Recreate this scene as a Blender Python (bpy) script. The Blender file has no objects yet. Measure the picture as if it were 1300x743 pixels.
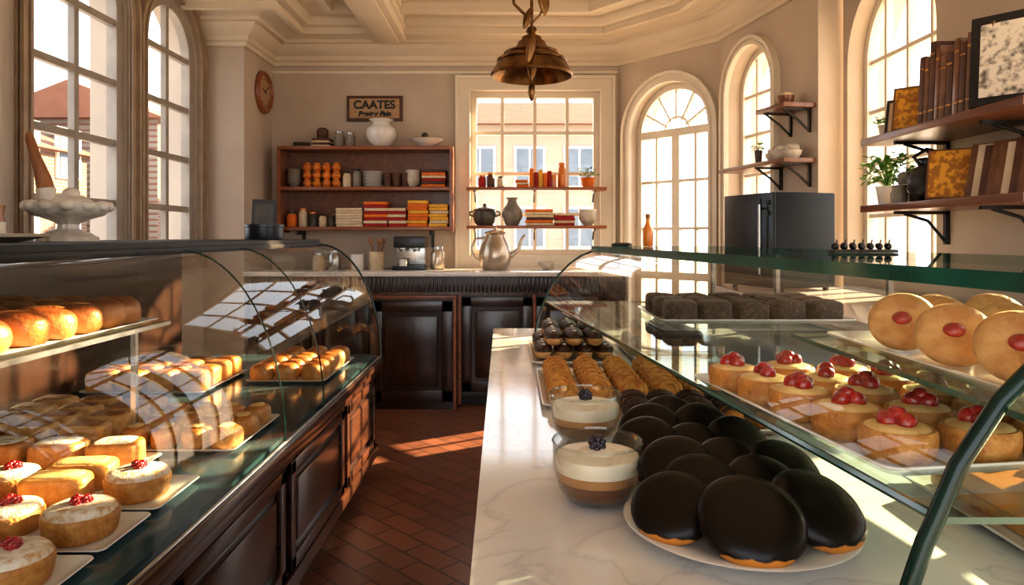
import bpy, bmesh, math, random
from mathutils import Vector, Matrix, noise
from mathutils.geometry import tessellate_polygon
R=random.Random(7)
scene=bpy.context.scene
pi=math.pi

# ---------------------------------------------------------------- materials
def newmat(name):
    m=bpy.data.materials.new(name); m.use_nodes=True
    nt=m.node_tree; nt.nodes.clear()
    out=nt.nodes.new('ShaderNodeOutputMaterial')
    return m,nt,out
def rgba(c): return (c[0],c[1],c[2],1)
def mat(name,c1,c2=None,rough=.5,metal=0,scale=15,bump=0,bscale=None,coat=0,top=None,tlo=.35,thi=.9,spec=.5,sss=0,detail=4,lo=.35,hi=.65,emit=None):
    m,nt,out=newmat(name); N=nt.nodes; L=nt.links
    p=N.new('ShaderNodeBsdfPrincipled'); L.new(p.outputs[0],out.inputs[0])
    p.inputs['Roughness'].default_value=rough; p.inputs['Metallic'].default_value=metal
    p.inputs['Coat Weight'].default_value=coat; p.inputs['Coat Roughness'].default_value=.12
    p.inputs['Specular IOR Level'].default_value=spec
    if sss:
        p.inputs['Subsurface Weight'].default_value=sss; p.inputs['Subsurface Scale'].default_value=.01
    tc=N.new('ShaderNodeTexCoord')
    if c2 is None: c2=tuple(x*.88 for x in c1)
    no=N.new('ShaderNodeTexNoise'); no.inputs['Scale'].default_value=scale; no.inputs['Detail'].default_value=detail
    L.new(tc.outputs['Object'],no.inputs['Vector'])
    cr=N.new('ShaderNodeValToRGB'); cr.color_ramp.elements[0].position=lo; cr.color_ramp.elements[1].position=hi
    cr.color_ramp.elements[0].color=rgba(c1); cr.color_ramp.elements[1].color=rgba(c2)
    L.new(no.outputs[0],cr.inputs[0]); col=cr.outputs[0]
    if top is not None:
        g=N.new('ShaderNodeNewGeometry'); s=N.new('ShaderNodeSeparateXYZ'); L.new(g.outputs['Normal'],s.inputs[0])
        a=N.new('ShaderNodeMath'); a.operation='MULTIPLY_ADD'; L.new(no.outputs[0],a.inputs[0]); a.inputs[1].default_value=.6
        L.new(s.outputs[2],a.inputs[2])
        mr=N.new('ShaderNodeMapRange'); mr.inputs[1].default_value=tlo+.3; mr.inputs[2].default_value=thi+.3
        L.new(a.outputs[0],mr.inputs[0])
        mx=N.new('ShaderNodeMix'); mx.data_type='RGBA'; L.new(mr.outputs[0],mx.inputs[0])
        L.new(col,mx.inputs[6]); mx.inputs[7].default_value=rgba(top); col=mx.outputs[2]
    L.new(col,p.inputs['Base Color'])
    if bump:
        n2=N.new('ShaderNodeTexNoise'); n2.inputs['Scale'].default_value=bscale or scale*3; n2.inputs['Detail'].default_value=5
        L.new(tc.outputs['Object'],n2.inputs['Vector'])
        b=N.new('ShaderNodeBump'); b.inputs['Strength'].default_value=bump; b.inputs['Distance'].default_value=.01
        L.new(n2.outputs[0],b.inputs['Height']); L.new(b.outputs[0],p.inputs['Normal'])
    return m
def woodmat(name,c1,c2,rough=.35,axis=0,coat=.2,scale=6):
    m,nt,out=newmat(name); N=nt.nodes; L=nt.links
    p=N.new('ShaderNodeBsdfPrincipled'); L.new(p.outputs[0],out.inputs[0])
    p.inputs['Roughness'].default_value=rough; p.inputs['Coat Weight'].default_value=coat; p.inputs['Coat Roughness'].default_value=.15
    tc=N.new('ShaderNodeTexCoord'); mp=N.new('ShaderNodeMapping'); L.new(tc.outputs['Object'],mp.inputs[0])
    sc=[scale*4]*3; sc[axis]=scale*.4; mp.inputs['Scale'].default_value=sc
    no=N.new('ShaderNodeTexNoise'); no.inputs['Scale'].default_value=1.5; no.inputs['Detail'].default_value=6; no.inputs['Distortion'].default_value=.6
    L.new(mp.outputs[0],no.inputs['Vector'])
    cr=N.new('ShaderNodeValToRGB'); cr.color_ramp.elements[0].position=.3; cr.color_ramp.elements[1].position=.7
    cr.color_ramp.elements[0].color=rgba(c1); cr.color_ramp.elements[1].color=rgba(c2)
    L.new(no.outputs[0],cr.inputs[0]); L.new(cr.outputs[0],p.inputs['Base Color'])
    b=N.new('ShaderNodeBump'); b.inputs['Strength'].default_value=.1; b.inputs['Distance'].default_value=.005
    L.new(no.outputs[0],b.inputs['Height']); L.new(b.outputs[0],p.inputs['Normal'])
    return m
def glassmat(name,tint=(1,1,1),base=.04,strength=.75,power=4,rough=.01):
    m,nt,out=newmat(name); N=nt.nodes; L=nt.links
    lw=N.new('ShaderNodeLayerWeight'); lw.inputs[0].default_value=.5
    a=N.new('ShaderNodeMath'); a.operation='POWER'; L.new(lw.outputs['Facing'],a.inputs[0]); a.inputs[1].default_value=power
    b=N.new('ShaderNodeMath'); b.operation='MULTIPLY_ADD'; L.new(a.outputs[0],b.inputs[0]); b.inputs[1].default_value=strength; b.inputs[2].default_value=base
    t=N.new('ShaderNodeBsdfTransparent'); t.inputs[0].default_value=rgba(tint)
    g=N.new('ShaderNodeBsdfGlossy'); g.inputs['Roughness'].default_value=rough
    mx=N.new('ShaderNodeMixShader'); L.new(b.outputs[0],mx.inputs[0]); L.new(t.outputs[0],mx.inputs[1]); L.new(g.outputs[0],mx.inputs[2])
    L.new(mx.outputs[0],out.inputs[0]); return m
def marblemat(name):
    m,nt,out=newmat(name); N=nt.nodes; L=nt.links
    p=N.new('ShaderNodeBsdfPrincipled'); L.new(p.outputs[0],out.inputs[0]); p.inputs['Roughness'].default_value=.10
    tc=N.new('ShaderNodeTexCoord')
    no=N.new('ShaderNodeTexNoise'); no.inputs['Scale'].default_value=4.2; no.inputs['Detail'].default_value=10; no.inputs['Distortion'].default_value=1.6
    L.new(tc.outputs['Object'],no.inputs['Vector'])
    cr=N.new('ShaderNodeValToRGB'); e=cr.color_ramp.elements
    e[0].position=.44; e[0].color=(.67,.65,.62,1); e[1].position=.56; e[1].color=(.69,.67,.63,1)
    x=cr.color_ramp.elements.new(.5); x.color=(.55,.53,.515,1)
    y=cr.color_ramp.elements.new(.48); y.color=(.64,.62,.60,1); z=cr.color_ramp.elements.new(.515); z.color=(.65,.63,.60,1)
    L.new(no.outputs[0],cr.inputs[0]); L.new(cr.outputs[0],p.inputs['Base Color']); return m
def brickmat(name,c1,c2,mortar,bw,bh,ms=.01,rot=0,rough=.5,plane='xy',bump=.3):
    m,nt,out=newmat(name); N=nt.nodes; L=nt.links
    p=N.new('ShaderNodeBsdfPrincipled'); L.new(p.outputs[0],out.inputs[0]); p.inputs['Roughness'].default_value=rough
    tc=N.new('ShaderNodeTexCoord'); mp=N.new('ShaderNodeMapping')
    if plane=='xy': L.new(tc.outputs['Object'],mp.inputs[0])
    else:
        s=N.new('ShaderNodeSeparateXYZ'); c=N.new('ShaderNodeCombineXYZ'); L.new(tc.outputs['Object'],s.inputs[0])
        L.new(s.outputs[0 if plane=='xz' else 1],c.inputs[0]); L.new(s.outputs[2],c.inputs[1]); L.new(c.outputs[0],mp.inputs[0])
    mp.inputs['Rotation'].default_value=(0,0,rot)
    bt=N.new('ShaderNodeTexBrick'); L.new(mp.outputs[0],bt.inputs[0]); bt.inputs['Scale'].default_value=1
    bt.inputs['Color1'].default_value=rgba(c1); bt.inputs['Color2'].default_value=rgba(c2); bt.inputs['Mortar'].default_value=rgba(mortar)
    bt.inputs['Brick Width'].default_value=bw; bt.inputs['Row Height'].default_value=bh; bt.inputs['Mortar Size'].default_value=ms
    L.new(bt.outputs[0],p.inputs['Base Color'])
    b=N.new('ShaderNodeBump'); b.invert=True; b.inputs['Strength'].default_value=bump; b.inputs['Distance'].default_value=.004
    L.new(bt.outputs[1],b.inputs['Height']); L.new(b.outputs[0],p.inputs['Normal'])
    return m

M_wall=mat('plaster_wall',(.53,.445,.36),(.48,.40,.325),rough=.85,scale=3,bump=.05,bscale=60)
M_ceil=mat('plaster_ceiling',(.68,.58,.46),(.63,.54,.42),rough=.8,scale=2)
M_trim=mat('painted_trim',(.74,.67,.56),(.69,.62,.51),rough=.45,scale=4)
M_tan=mat('tan_window_wood',(.40,.30,.21),(.32,.23,.155),rough=.5,scale=8)
M_floor=brickmat('terracotta_floor_tiles',(.22,.088,.048),(.14,.055,.032),(.05,.026,.018),.22,.11,.005,rot=pi/4,rough=.30)
M_dark=woodmat('dark_espresso_wood',(.012,.0055,.0035),(.036,.014,.007),rough=.28,axis=2,coat=.4)
M_darky=woodmat('dark_mahogany_wood',(.026,.010,.006),(.080,.028,.013),rough=.25,axis=1,coat=.5)
M_red=woodmat('mahogany_shelf_wood',(.16,.048,.017),(.32,.105,.036),rough=.35,axis=0)
M_redy=woodmat('walnut_shelf_wood',(.11,.040,.018),(.21,.078,.033),rough=.35,axis=1)
M_marble=marblemat('white_marble')
M_white=mat('white_ceramic',(.70,.67,.63),(.66,.63,.59),rough=.15,scale=5,coat=.3)
M_cer2=mat('antique_white_ceramic',(.66,.60,.51),(.48,.42,.34),rough=.45,scale=12,bump=.2)
M_glass=glassmat('thin_clear_glass',(.965,.985,.978),.03,.55,4.0)
M_cup=glassmat('dessert_cup_glass',(.93,.96,.95),.08,.9,2.6)
M_wglass=glassmat('window_glass',(.97,.98,1),.02,.3,5)
M_shelfg=glassmat('shelf_glass',(.86,.95,.93),.05,.62,3.8)
M_edge=mat('green_glass_edge',(.006,.065,.050),(.014,.12,.095),rough=.10,scale=9,coat=.8)
M_edged=mat('dark_glass_seam',(.003,.020,.017),(.006,.034,.028),rough=.25,scale=9,coat=.2,spec=.3)
M_deck=mat('case_deck',(.06,.12,.135),(.05,.095,.11),rough=.14,metal=.35,scale=3)
M_steel=mat('brushed_steel',(.55,.55,.53),(.45,.45,.44),rough=.25,metal=1,scale=30)
M_black=mat('black_metal',(.010,.010,.011),(.015,.015,.016),rough=.4,scale=10)
M_slab=mat('black_worktop',(.012,.011,.010),(.02,.018,.016),rough=.5,scale=10,spec=.2)
M_gun=mat('gunmetal',(.05,.055,.06),(.035,.04,.045),rough=.3,metal=.6,scale=5)
M_slate=mat('slate_blue_enamel',(.022,.030,.040),(.018,.024,.032),rough=.5,scale=5,spec=.3)
M_bglass=mat('facade_window_glass',(.13,.16,.20),(.09,.12,.15),rough=.3,scale=2)
M_brass=mat('aged_brass',(.26,.135,.05),(.11,.055,.022),rough=.3,metal=.9,scale=14)
M_pewter=mat('pewter',(.60,.50,.40),(.42,.35,.27),rough=.3,metal=.8,scale=10)
M_bun=mat('bun_crust',(.56,.25,.065),(.42,.15,.030),rough=.42,scale=24,top=(.22,.055,.010),tlo=.25,thi=.75,bump=.35,coat=.12)
M_bun2=mat('golden_pastry',(.62,.33,.10),(.46,.19,.045),rough=.45,scale=40,top=(.38,.13,.022),tlo=.45,thi=.9,bump=.3,coat=.1)
M_loaf=mat('custard_loaf',(.64,.33,.08),(.48,.20,.038),rough=.4,scale=40,top=(.62,.35,.11),tlo=.6,thi=.95,bump=.25)
M_crust=mat('tart_crust',(.60,.30,.08),(.42,.165,.033),rough=.5,scale=50,bump=.4)
M_cream=mat('pastry_cream',(.76,.53,.24),(.64,.39,.13),rough=.45,scale=30,bump=.2)
M_sugar=mat('powdered_sugar',(.76,.68,.57),(.54,.31,.13),rough=.9,scale=60,bump=.4,lo=.45,hi=.68)
M_bake=mat('caramelised_top',(.46,.18,.036),(.25,.075,.015),rough=.35,scale=40,bump=.35,coat=.15)
M_berry=mat('red_berry',(.42,.006,.008),(.20,.003,.005),rough=.16,scale=60,coat=.8,bump=.3,bscale=120)
M_bberry=mat('blackberry',(.008,.005,.016),(.015,.010,.026),rough=.25,scale=60,coat=.4)
M_choc=mat('chocolate_brown',(.030,.011,.005),(.06,.022,.009),rough=.4,scale=60,bump=.5)
M_chocd=mat('sugared_chocolate',(.020,.009,.006),(.12,.07,.045),rough=.6,scale=90,bump=.7,lo=.48,hi=.72)
M_pale=mat('shortbread',(.62,.36,.14),(.46,.21,.065),rough=.6,scale=40,bump=.45)
M_ridge=mat('ridged_biscuit',(.64,.31,.065),(.40,.14,.022),rough=.5,scale=70,bump=.5)
M_orange=mat('orange_cake',(.80,.25,.012),(.70,.18,.010),rough=.35,scale=30)
M_mocha=mat('mocha_layer',(.13,.048,.015),(.18,.07,.026),rough=.35,scale=30)
M_tanl=mat('caramel_layer',(.46,.23,.09),(.40,.19,.07),rough=.35,scale=30)
M_whip=mat('whipped_cream',(.76,.67,.53),(.72,.62,.48),rough=.4,scale=30)
M_leaf=mat('green_leaf',(.12,.30,.03),(.06,.17,.025),rough=.5,scale=20)
M_paper=mat('paper_cream',(.62,.50,.36),(.54,.43,.29),rough=.8,scale=15)
M_amber=mat('amber_glaze',(.70,.23,.015),(.55,.13,.012),rough=.3,scale=15,coat=.3)
M_cred=mat('red_cloth',(.36,.016,.010),(.28,.012,.010),rough=.8,scale=25)
M_cor=mat('orange_cloth',(.75,.19,.018),(.65,.14,.013),rough=.8,scale=25)
M_cye=mat('yellow_cloth',(.80,.44,.06),(.70,.35,.04),rough=.8,scale=25)
M_ccr=mat('cream_cloth',(.68,.54,.36),(.58,.45,.29),rough=.85,scale=25)
M_brown=mat('leather_brown',(.11,.042,.018),(.060,.022,.011),rough=.55,scale=18,bump=.15)
M_brown2=mat('leather_tan',(.19,.085,.034),(.13,.055,.02),rough=.55,scale=18,bump=.15)
M_gold=mat('ornate_gold_cover',(.70,.34,.035),(.36,.14,.018),rough=.45,scale=38,lo=.44,hi=.54)
M_art=mat('engraving_print',(.70,.63,.53),(.14,.12,.10),rough=.8,scale=40,lo=.46,hi=.66,detail=10)
M_potd=mat('dark_stoneware',(.04,.035,.03),(.09,.075,.055),rough=.4,scale=14,bump=.15)
M_grey=mat('grey_stoneware',(.26,.23,.19),(.17,.15,.12),rough=.45,scale=14)
M_pwood=woodmat('pestle_wood',(.19,.070,.024),(.32,.13,.045),rough=.4,axis=2)
M_plaque=woodmat('sign_board_wood',(.34,.20,.10),(.48,.30,.16),rough=.6,axis=0,coat=0)

def cookiemat():
    m,nt,out=newmat('chocolate_glaze_on_biscuit'); N=nt.nodes; L=nt.links
    p=N.new('ShaderNodeBsdfPrincipled'); L.new(p.outputs[0],out.inputs[0])
    tc=N.new('ShaderNodeTexCoord'); s=N.new('ShaderNodeSeparateXYZ'); L.new(tc.outputs['Object'],s.inputs[0])
    no=N.new('ShaderNodeTexNoise'); no.inputs['Scale'].default_value=60; L.new(tc.outputs['Object'],no.inputs['Vector'])
    a=N.new('ShaderNodeMath'); a.operation='MULTIPLY_ADD'; L.new(no.outputs[0],a.inputs[0]); a.inputs[1].default_value=.020; L.new(s.outputs[1],a.inputs[2])
    z=N.new('ShaderNodeMath'); z.operation='MULTIPLY_ADD'; L.new(s.outputs[2],z.inputs[0]); z.inputs[1].default_value=1.3; L.new(a.outputs[0],z.inputs[2])
    mr=N.new('ShaderNodeMapRange'); mr.inputs[1].default_value=-.0370; mr.inputs[2].default_value=-.0345; L.new(z.outputs[0],mr.inputs[0])
    mx=N.new('ShaderNodeMix'); mx.data_type='RGBA'; L.new(mr.outputs[0],mx.inputs[0])
    mx.inputs[6].default_value=(.52,.20,.035,1); mx.inputs[7].default_value=(.006,.0036,.0028,1)
    L.new(mx.outputs[2],p.inputs['Base Color']); p.inputs['Roughness'].default_value=.34; p.inputs['Specular IOR Level'].default_value=.26
    n2=N.new('ShaderNodeTexNoise'); n2.inputs['Scale'].default_value=35; n2.inputs['Detail'].default_value=6; L.new(tc.outputs['Object'],n2.inputs['Vector'])
    b=N.new('ShaderNodeBump'); b.inputs['Strength'].default_value=.3; b.inputs['Distance'].default_value=.005
    L.new(n2.outputs[0],b.inputs['Height']); L.new(b.outputs[0],p.inputs['Normal'])
    return m
M_cookie=cookiemat()

# ---------------------------------------------------------------- builder
class B:
    def __init__(s): s.bm=bmesh.new(); s.mats=[]
    def mi(s,m):
        if m not in s.mats: s.mats.append(m)
        return s.mats.index(m)
    def add(s,verts,faces,m,M=None,smooth=False):
        vs=[s.bm.verts.new((M@Vector(v)) if M else Vector(v)) for v in verts]
        i=s.mi(m)
        for f in faces:
            try:
                fc=s.bm.faces.new([vs[k] for k in f]); fc.material_index=i; fc.smooth=smooth
            except ValueError: pass
        return vs
    def box(s,x0,x1,y0,y1,z0,z1,m,M=None,bev=0):
        if bev:
            t=bmesh.new(); bmesh.ops.create_cube(t,size=1)
            for v in t.verts: v.co=Vector(((x0+x1)/2+v.co.x*(x1-x0),(y0+y1)/2+v.co.y*(y1-y0),(z0+z1)/2+v.co.z*(z1-z0)))
            bmesh.ops.bevel(t,geom=t.edges[:],offset=bev,segments=2,profile=.6,affect='EDGES')
            t.verts.index_update()
            s.add([v.co.copy() for v in t.verts],[[v.index for v in f.verts] for f in t.faces],m,M,True); t.free(); return
        v=[(x0,y0,z0),(x1,y0,z0),(x1,y1,z0),(x0,y1,z0),(x0,y0,z1),(x1,y0,z1),(x1,y1,z1),(x0,y1,z1)]
        s.add(v,[(0,3,2,1),(4,5,6,7),(0,1,5,4),(1,2,6,5),(2,3,7,6),(3,0,4,7)],m,M)
    def lathe(s,prof,m,c=(0,0,0),M=None,seg=28,flute=0,nf=0,fz=None,sx=1,sy=1):
        T=Matrix.Translation(c); T=(M@T) if M else T
        vs=[];rings=[]
        for r,z in prof:
            if r<1e-5: rings.append([len(vs)]); vs.append((0,0,z)); continue
            ring=[]
            for k in range(seg):
                a=2*pi*k/seg; rr=r
                if flute and (fz is None or fz[0]<=z<=fz[1]): rr=r*(1+flute*math.cos(nf*a))
                ring.append(len(vs)); vs.append((rr*math.cos(a)*sx,rr*math.sin(a)*sy,z))
            rings.append(ring)
        fs=[]
        for a,b in zip(rings[:-1],rings[1:]):
            for k in range(seg):
                k2=(k+1)%seg
                if len(a)==1 and len(b)==1: break
                if len(a)==1: fs.append((a[0],b[k],b[k2]))
                elif len(b)==1: fs.append((a[k],a[k2],b[0]))
                else: fs.append((a[k],a[k2],b[k2],b[k]))
        s.add(vs,fs,m,T,True)
    def ell(s,c,r,m,e1=1,e2=1,seg=18,rings=10,M=None,rz=0,lump=0,lf=40,cut=None):
        T=Matrix.Translation(c)@Matrix.Rotation(rz,4,'Z'); T=(M@T) if M else T
        sg=lambda v,e:math.copysign(abs(v)**e,v)
        vs=[];idx=[]
        for i in range(rings+1):
            ph=-pi/2+pi*i/rings; row=[]
            if i in(0,rings):
                row=[len(vs)]; vs.append(Vector((0,0,r[2]*math.sin(ph))))
            else:
                for k in range(seg):
                    a=2*pi*k/seg
                    row.append(len(vs)); vs.append(Vector((r[0]*sg(math.cos(ph),e1)*sg(math.cos(a),e2),r[1]*sg(math.cos(ph),e1)*sg(math.sin(a),e2),r[2]*sg(math.sin(ph),e1))))
            idx.append(row)
        if lump:
            off=Vector(c)*13
            for v in vs:
                f=1+lump*noise.noise(v*lf+off); v*=f
        if cut is not None:
            for v in vs: v.z=max(v.z,cut)
        fs=[]
        for a,b in zip(idx[:-1],idx[1:]):
            for k in range(seg):
                k2=(k+1)%seg
                if len(a)==1: fs.append((a[0],b[k2],b[k]))
                elif len(b)==1: fs.append((a[k],a[k2],b[0]))
                else: fs.append((a[k],a[k2],b[k2],b[k]))
        s.add(vs,fs,m,T,True)
    def tube(s,pts,r,m,seg=10,M=None,ref=None):
        pts=[Vector(p) for p in pts]; n=len(pts); rs=r if isinstance(r,(list,tuple)) else [r]*n
        vs=[]
        dirs=[(pts[min(i+1,n-1)]-pts[max(i-1,0)]).normalized() for i in range(n)]
        if ref is None:
            best=None
            for ax in (Vector((0,0,1)),Vector((0,1,0)),Vector((1,0,0))):
                w=max(abs(d.dot(ax)) for d in dirs)
                if best is None or w<best[0]-.05: best=(w,ax)
            ref=best[1]
        for i,p in enumerate(pts):
            d=dirs[i]
            a=d.cross(ref).normalized(); b=a.cross(d)
            for k in range(seg):
                t=2*pi*k/seg; vs.append(p+a*rs[i]*math.cos(t)+b*rs[i]*math.sin(t))
        fs=[(i*seg+k,i*seg+(k+1)%seg,(i+1)*seg+(k+1)%seg,(i+1)*seg+k) for i in range(n-1) for k in range(seg)]
        fs+= [tuple(range(seg)),tuple((n-1)*seg+k for k in range(seg))]
        s.add(vs,fs,m,M,True)
    def done(s,name,parent=None,recalc=True,local=False,matrix=None,sharp=40):
        if recalc: bmesh.ops.recalc_face_normals(s.bm,faces=s.bm.faces[:])
        me=bpy.data.meshes.new(name); 
        o=None
        if not local:
            co=[v.co for v in s.bm.verts]
            mn=Vector((min(c.x for c in co),min(c.y for c in co),min(c.z for c in co)))
            mx=Vector((max(c.x for c in co),max(c.y for c in co),max(c.z for c in co)))
            o=Vector(((mn.x+mx.x)/2,(mn.y+mx.y)/2,mn.z))
            if parent: o=Vector((0,0,0))
            for v in s.bm.verts: v.co-=o
        s.bm.to_mesh(me); s.bm.free()
        for m in s.mats: me.materials.append(m)
        try: me.set_sharp_from_angle(angle=math.radians(sharp))
        except Exception: pass
        ob=bpy.data.objects.new(name,me); scene.collection.objects.link(ob)
        if o is not None: ob.location=o
        if matrix is not None: ob.matrix_world=matrix
        if parent:
            ob.parent=parent; ob.matrix_parent_inverse=Matrix.Translation(-parent.location)
        return ob
def inst(src,name,M):
    o=bpy.data.objects.new(name,src.data); scene.collection.objects.link(o); o.matrix_world=M; return o
def frameM(p,u,n):
    return Matrix(((u[0],n[0],0,p[0]),(u[1],n[1],0,p[1]),(0,0,1,p[2]),(0,0,0,1)))

# ---------------------------------------------------------------- room shell
def arch_loop(u0,u1,zb,zs,ah,n=20):
    if ah<=0: return [(u0,zb),(u1,zb),(u1,zs),(u0,zs)]
    uc=(u0+u1)/2;a=(u1-u0)/2
    return [(u0,zb),(u1,zb)]+[(uc+a*math.cos(pi*i/n),zs+ah*math.sin(pi*i/n)) for i in range(n+1)]
def wdir(p0,p1):
    d=Vector((p1[0]-p0[0],p1[1]-p0[1])); L=d.length; d/=L; return d,Vector((d.y,-d.x)),L
def wall_panel(name,p0,p1,z0,z1,holes,t=.25,m=None):
    m=m or M_wall
    d,n,L=wdir(p0,p1); b=B()
    loops=[[(0,z0),(L,z0),(L,z1),(0,z1)]]+holes
    tri=tessellate_polygon([[Vector((u,z,0)) for u,z in lp] for lp in loops])
    flat=[q for lp in loops for q in lp]
    W=lambda u,w,z:(p0[0]+d.x*u+n.x*w,p0[1]+d.y*u+n.y*w,z)
    K=len(flat)
    vs=[W(u,0,z) for u,z in flat]+[W(u,-t,z) for u,z in flat]
    fs=[tuple(x) for x in tri]+[tuple(i+K for i in x) for x in tri]
    base=0
    for lp in loops:
        k=len(lp)
        for i in range(k):
            j=(i+1)%k; fs.append((base+i,base+j,base+j+K,base+i+K))
        base+=k
    b.add(vs,fs,m); return b.done(name)
def ring(b,lo,li,w0,w1,m,M):
    k=len(lo); vs=[(u,w0,z) for u,z in lo]+[(u,w0,z) for u,z in li]+[(u,w1,z) for u,z in lo]+[(u,w1,z) for u,z in li]
    fs=[]
    for i in range(k):
        j=(i+1)%k
        fs+=[(i,j,k+j,k+i),(2*k+i,2*k+j,3*k+j,3*k+i),(i,j,2*k+j,2*k+i),(k+i,k+j,3*k+j,3*k+i)]
    b.add(vs,fs,m,M)
def window(name,p0,p1,u0,u1,zb,zs,ah,fw=.04,cols=(),rows=(),w=-.1,cw=.07,mf=None,mc=None,mw=.018,fan=False,heavy=()):
    mf=mf or M_trim; mc=mc or M_trim
    d,n,L=wdir(p0,p1); M=frameM((p0[0],p0[1],0),d,n); b=B()
    def lp(ins): return arch_loop(u0+ins,u1-ins,zb+ins,zs if ah>0 else zs-ins,(ah-ins) if ah>0 else 0)
    ring(b,lp(0.0),lp(fw),w-.03,w+.03,mf,M)
    if cw:
        ring(b,lp(-cw),lp(0),-.002,.025,mc,M); ring(b,lp(-cw),lp(-cw+.025),.02,.045,mc,M); ring(b,lp(-.02),lp(0),.02,.035,mc,M)
    uc=(u0+u1)/2;a=(u1-u0)/2-fw*.5;aa=ah-fw*.5
    for c in cols:
        zt=zs-fw*.5 if ah<=0 else zs+aa*math.sqrt(max(0,1-((c-uc)/a)**2))
        if fan: zt=zs
        hw=.035 if c in heavy else mw/2
        b.box(c-hw,c+hw,w-.018,w+.018,zb+fw*.5,zt,mf,M)
    for z in rows:
        h=a if z<=zs else a*math.sqrt(max(0,1-((z-zs)/aa)**2))
        hh=.03 if z in heavy else mw/2
        b.box(uc-h,uc+h,w-.017,w+.017,z-hh,z+hh,mf,M)
    if fan:
        for k in range(1,6):
            t=pi*k/6; 
            T=M@Matrix.Translation((uc,w,zs))@Matrix.Rotation(-t,4,'Y')
            b.box(0.1,a,-.012,.012,-.008,.008,mf,T)
        k=12; P=[(uc+.12*math.cos(pi*i/k),w,zs+.12*math.sin(pi*i/k)) for i in range(k+1)]
        b.tube(P,.009,mf,6,M)
    l=lp(.01); tri=tessellate_polygon([[Vector((u,z,0)) for u,z in l]])
    b.add([(u,w,z) for u,z in l],[tuple(t) for t in tri],M_wglass,M)
    return b.done(name)

ZC=3.1
XL=-1.98; XR=1.85; YB=5.85
wall_panel('wall_left',(XL,-1.6),(XL,2.75),0,ZC,[],.3)
PLa=(-2.28,2.75);PLb=(-2.28,5.24)
h1=arch_loop(.58,1.45,1.12,2.56,.38); h2=arch_loop(1.63,2.38,1.12,2.50,.37)
wall_panel('wall_left_recess',PLa,PLb,0,ZC,[h1,h2],.22)
b=B(); b.box(-2.5,XL,5.24,YB+.25,0,ZC,M_wall); b.done('wall_left_pier')
M_frl=mat('weathered_window_frame',(.38,.33,.28),(.30,.26,.22),rough=.5,scale=6)
window('window_1',PLa,PLb,.58,1.45,1.12,2.56,.38,.075,cols=(1.015,),rows=(1.45,1.80,2.15,2.50),w=-.05,cw=.085,mf=M_frl,mc=M_tan,mw=.04)
window('window_2',PLa,PLb,1.63,2.38,1.12,2.50,.37,.075,cols=(2.005,),rows=(1.45,1.80,2.15,2.50),w=-.05,cw=.085,mf=M_frl,mc=M_tan,mw=.04)
Bp0=(XL,YB);Bp1=(.877,YB)
wall_panel('wall_back',Bp0,Bp1,0,ZC,[arch_loop(1.635,2.708,1.10,2.46,0)],.25)
window('window_3',Bp0,Bp1,1.635,2.708,1.10,2.46,0,.05,cols=(1.90,2.17,2.44),rows=(1.44,1.78,2.12),w=-.08,cw=.12,mw=.028)
A0=(.877,YB);A1=(1.5,5.1)
wall_panel('wall_angled',A0,A1,0,ZC,[arch_loop(.14,.89,.06,2.07,.375)],.25)
window('door_1',A0,A1,.14,.89,.06,2.07,.375,.045,cols=(.33,.515,.70),rows=(.95,1.32,1.69,2.07),w=-.1,cw=.08,fan=True,heavy=(.515,2.07,.95),mw=.022)
B0=A1;B1=(1.71,3.96)
wall_panel('wall_bay',B0,B1,0,ZC,[arch_loop(.12,.72,1.12,2.22,.30)],.25)
window('window_4',B0,B1,.12,.72,1.12,2.22,.30,.04,cols=(.32,.52),rows=(1.4,1.68,1.95,2.22),w=-.12,cw=.06,mw=.022)
C0=(XR,3.96);C1=(XR,-1.6)
wall_panel('wall_right',C0,C1,0,ZC,[arch_loop(.05,.87,1.10,2.20,.40),arch_loop(1.85,3.6,1.0,2.2,.6)],.25)  # second arch is an invented out-of-view opening that admits sun
window('window_5',C0,C1,.05,.87,1.10,2.20,.40,.04,cols=(.255,.46,.665),rows=(1.37,1.65,1.93,2.2),w=-.12,cw=0,mw=.022)
window('added_sun_window',C0,C1,1.85,3.6,1.0,2.2,.6,.05,cols=(2.3,2.725,3.15),rows=(1.4,1.8,2.2),w=-.12,cw=.06)  # unseen window, added so sunlight reaches the pastries in both cases
wall_panel('wall_rear',(XR,-1.6),(XL,-1.6),0,ZC,[arch_loop(.3,3.5,.5,2.7,0)],.25)  # large opening behind the camera, made up for sky fill
window('added_fill_window',(XR,-1.6),(XL,-1.6),.3,3.5,.5,2.7,0,.06,cols=(1.37,2.43),rows=(2.1,),w=-.1,cw=.1,mw=.05)  # unseen window added to let fill light in from behind the camera
b=B(); b.box(-2.6,2.2,-1.9,6.15,-.06,0,M_floor); b.done('floor')
b=B(); b.box(-2.6,2.2,-1.9,6.15,ZC,ZC+.12,M_ceil); b.done('ceiling')
def sweep(name,path,prof,m):
    P=[Vector(p) for p in path]; n=len(P); vs=[];b=B()
    for i,p in enumerate(P):
        ns=[]
        if i>0: d=(P[i]-P[i-1]).normalized(); ns.append(Vector((d.y,-d.x)))
        if i<n-1: d=(P[i+1]-P[i]).normalized(); ns.append(Vector((d.y,-d.x)))
        if len(ns)==2:
            q=(ns[0]+ns[1]).normalized(); q=q/ q.dot(ns[0])
        else: q=ns[0]
        for o,z in prof: vs.append((p.x+q.x*o,p.y+q.y*o,z))
    k=len(prof)
    fs=[(i*k+j,i*k+j+1,(i+1)*k+j+1,(i+1)*k+j) for i in range(n-1) for j in range(k-1)]
    b.add(vs,fs,m); return b.done(name)
cpath=[(-2.28,5.24),(XL,5.24),(XL,YB),(.877,YB),(1.5,5.1),(1.71,3.96),(XR,3.0),(XR,-1.6)]
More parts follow.
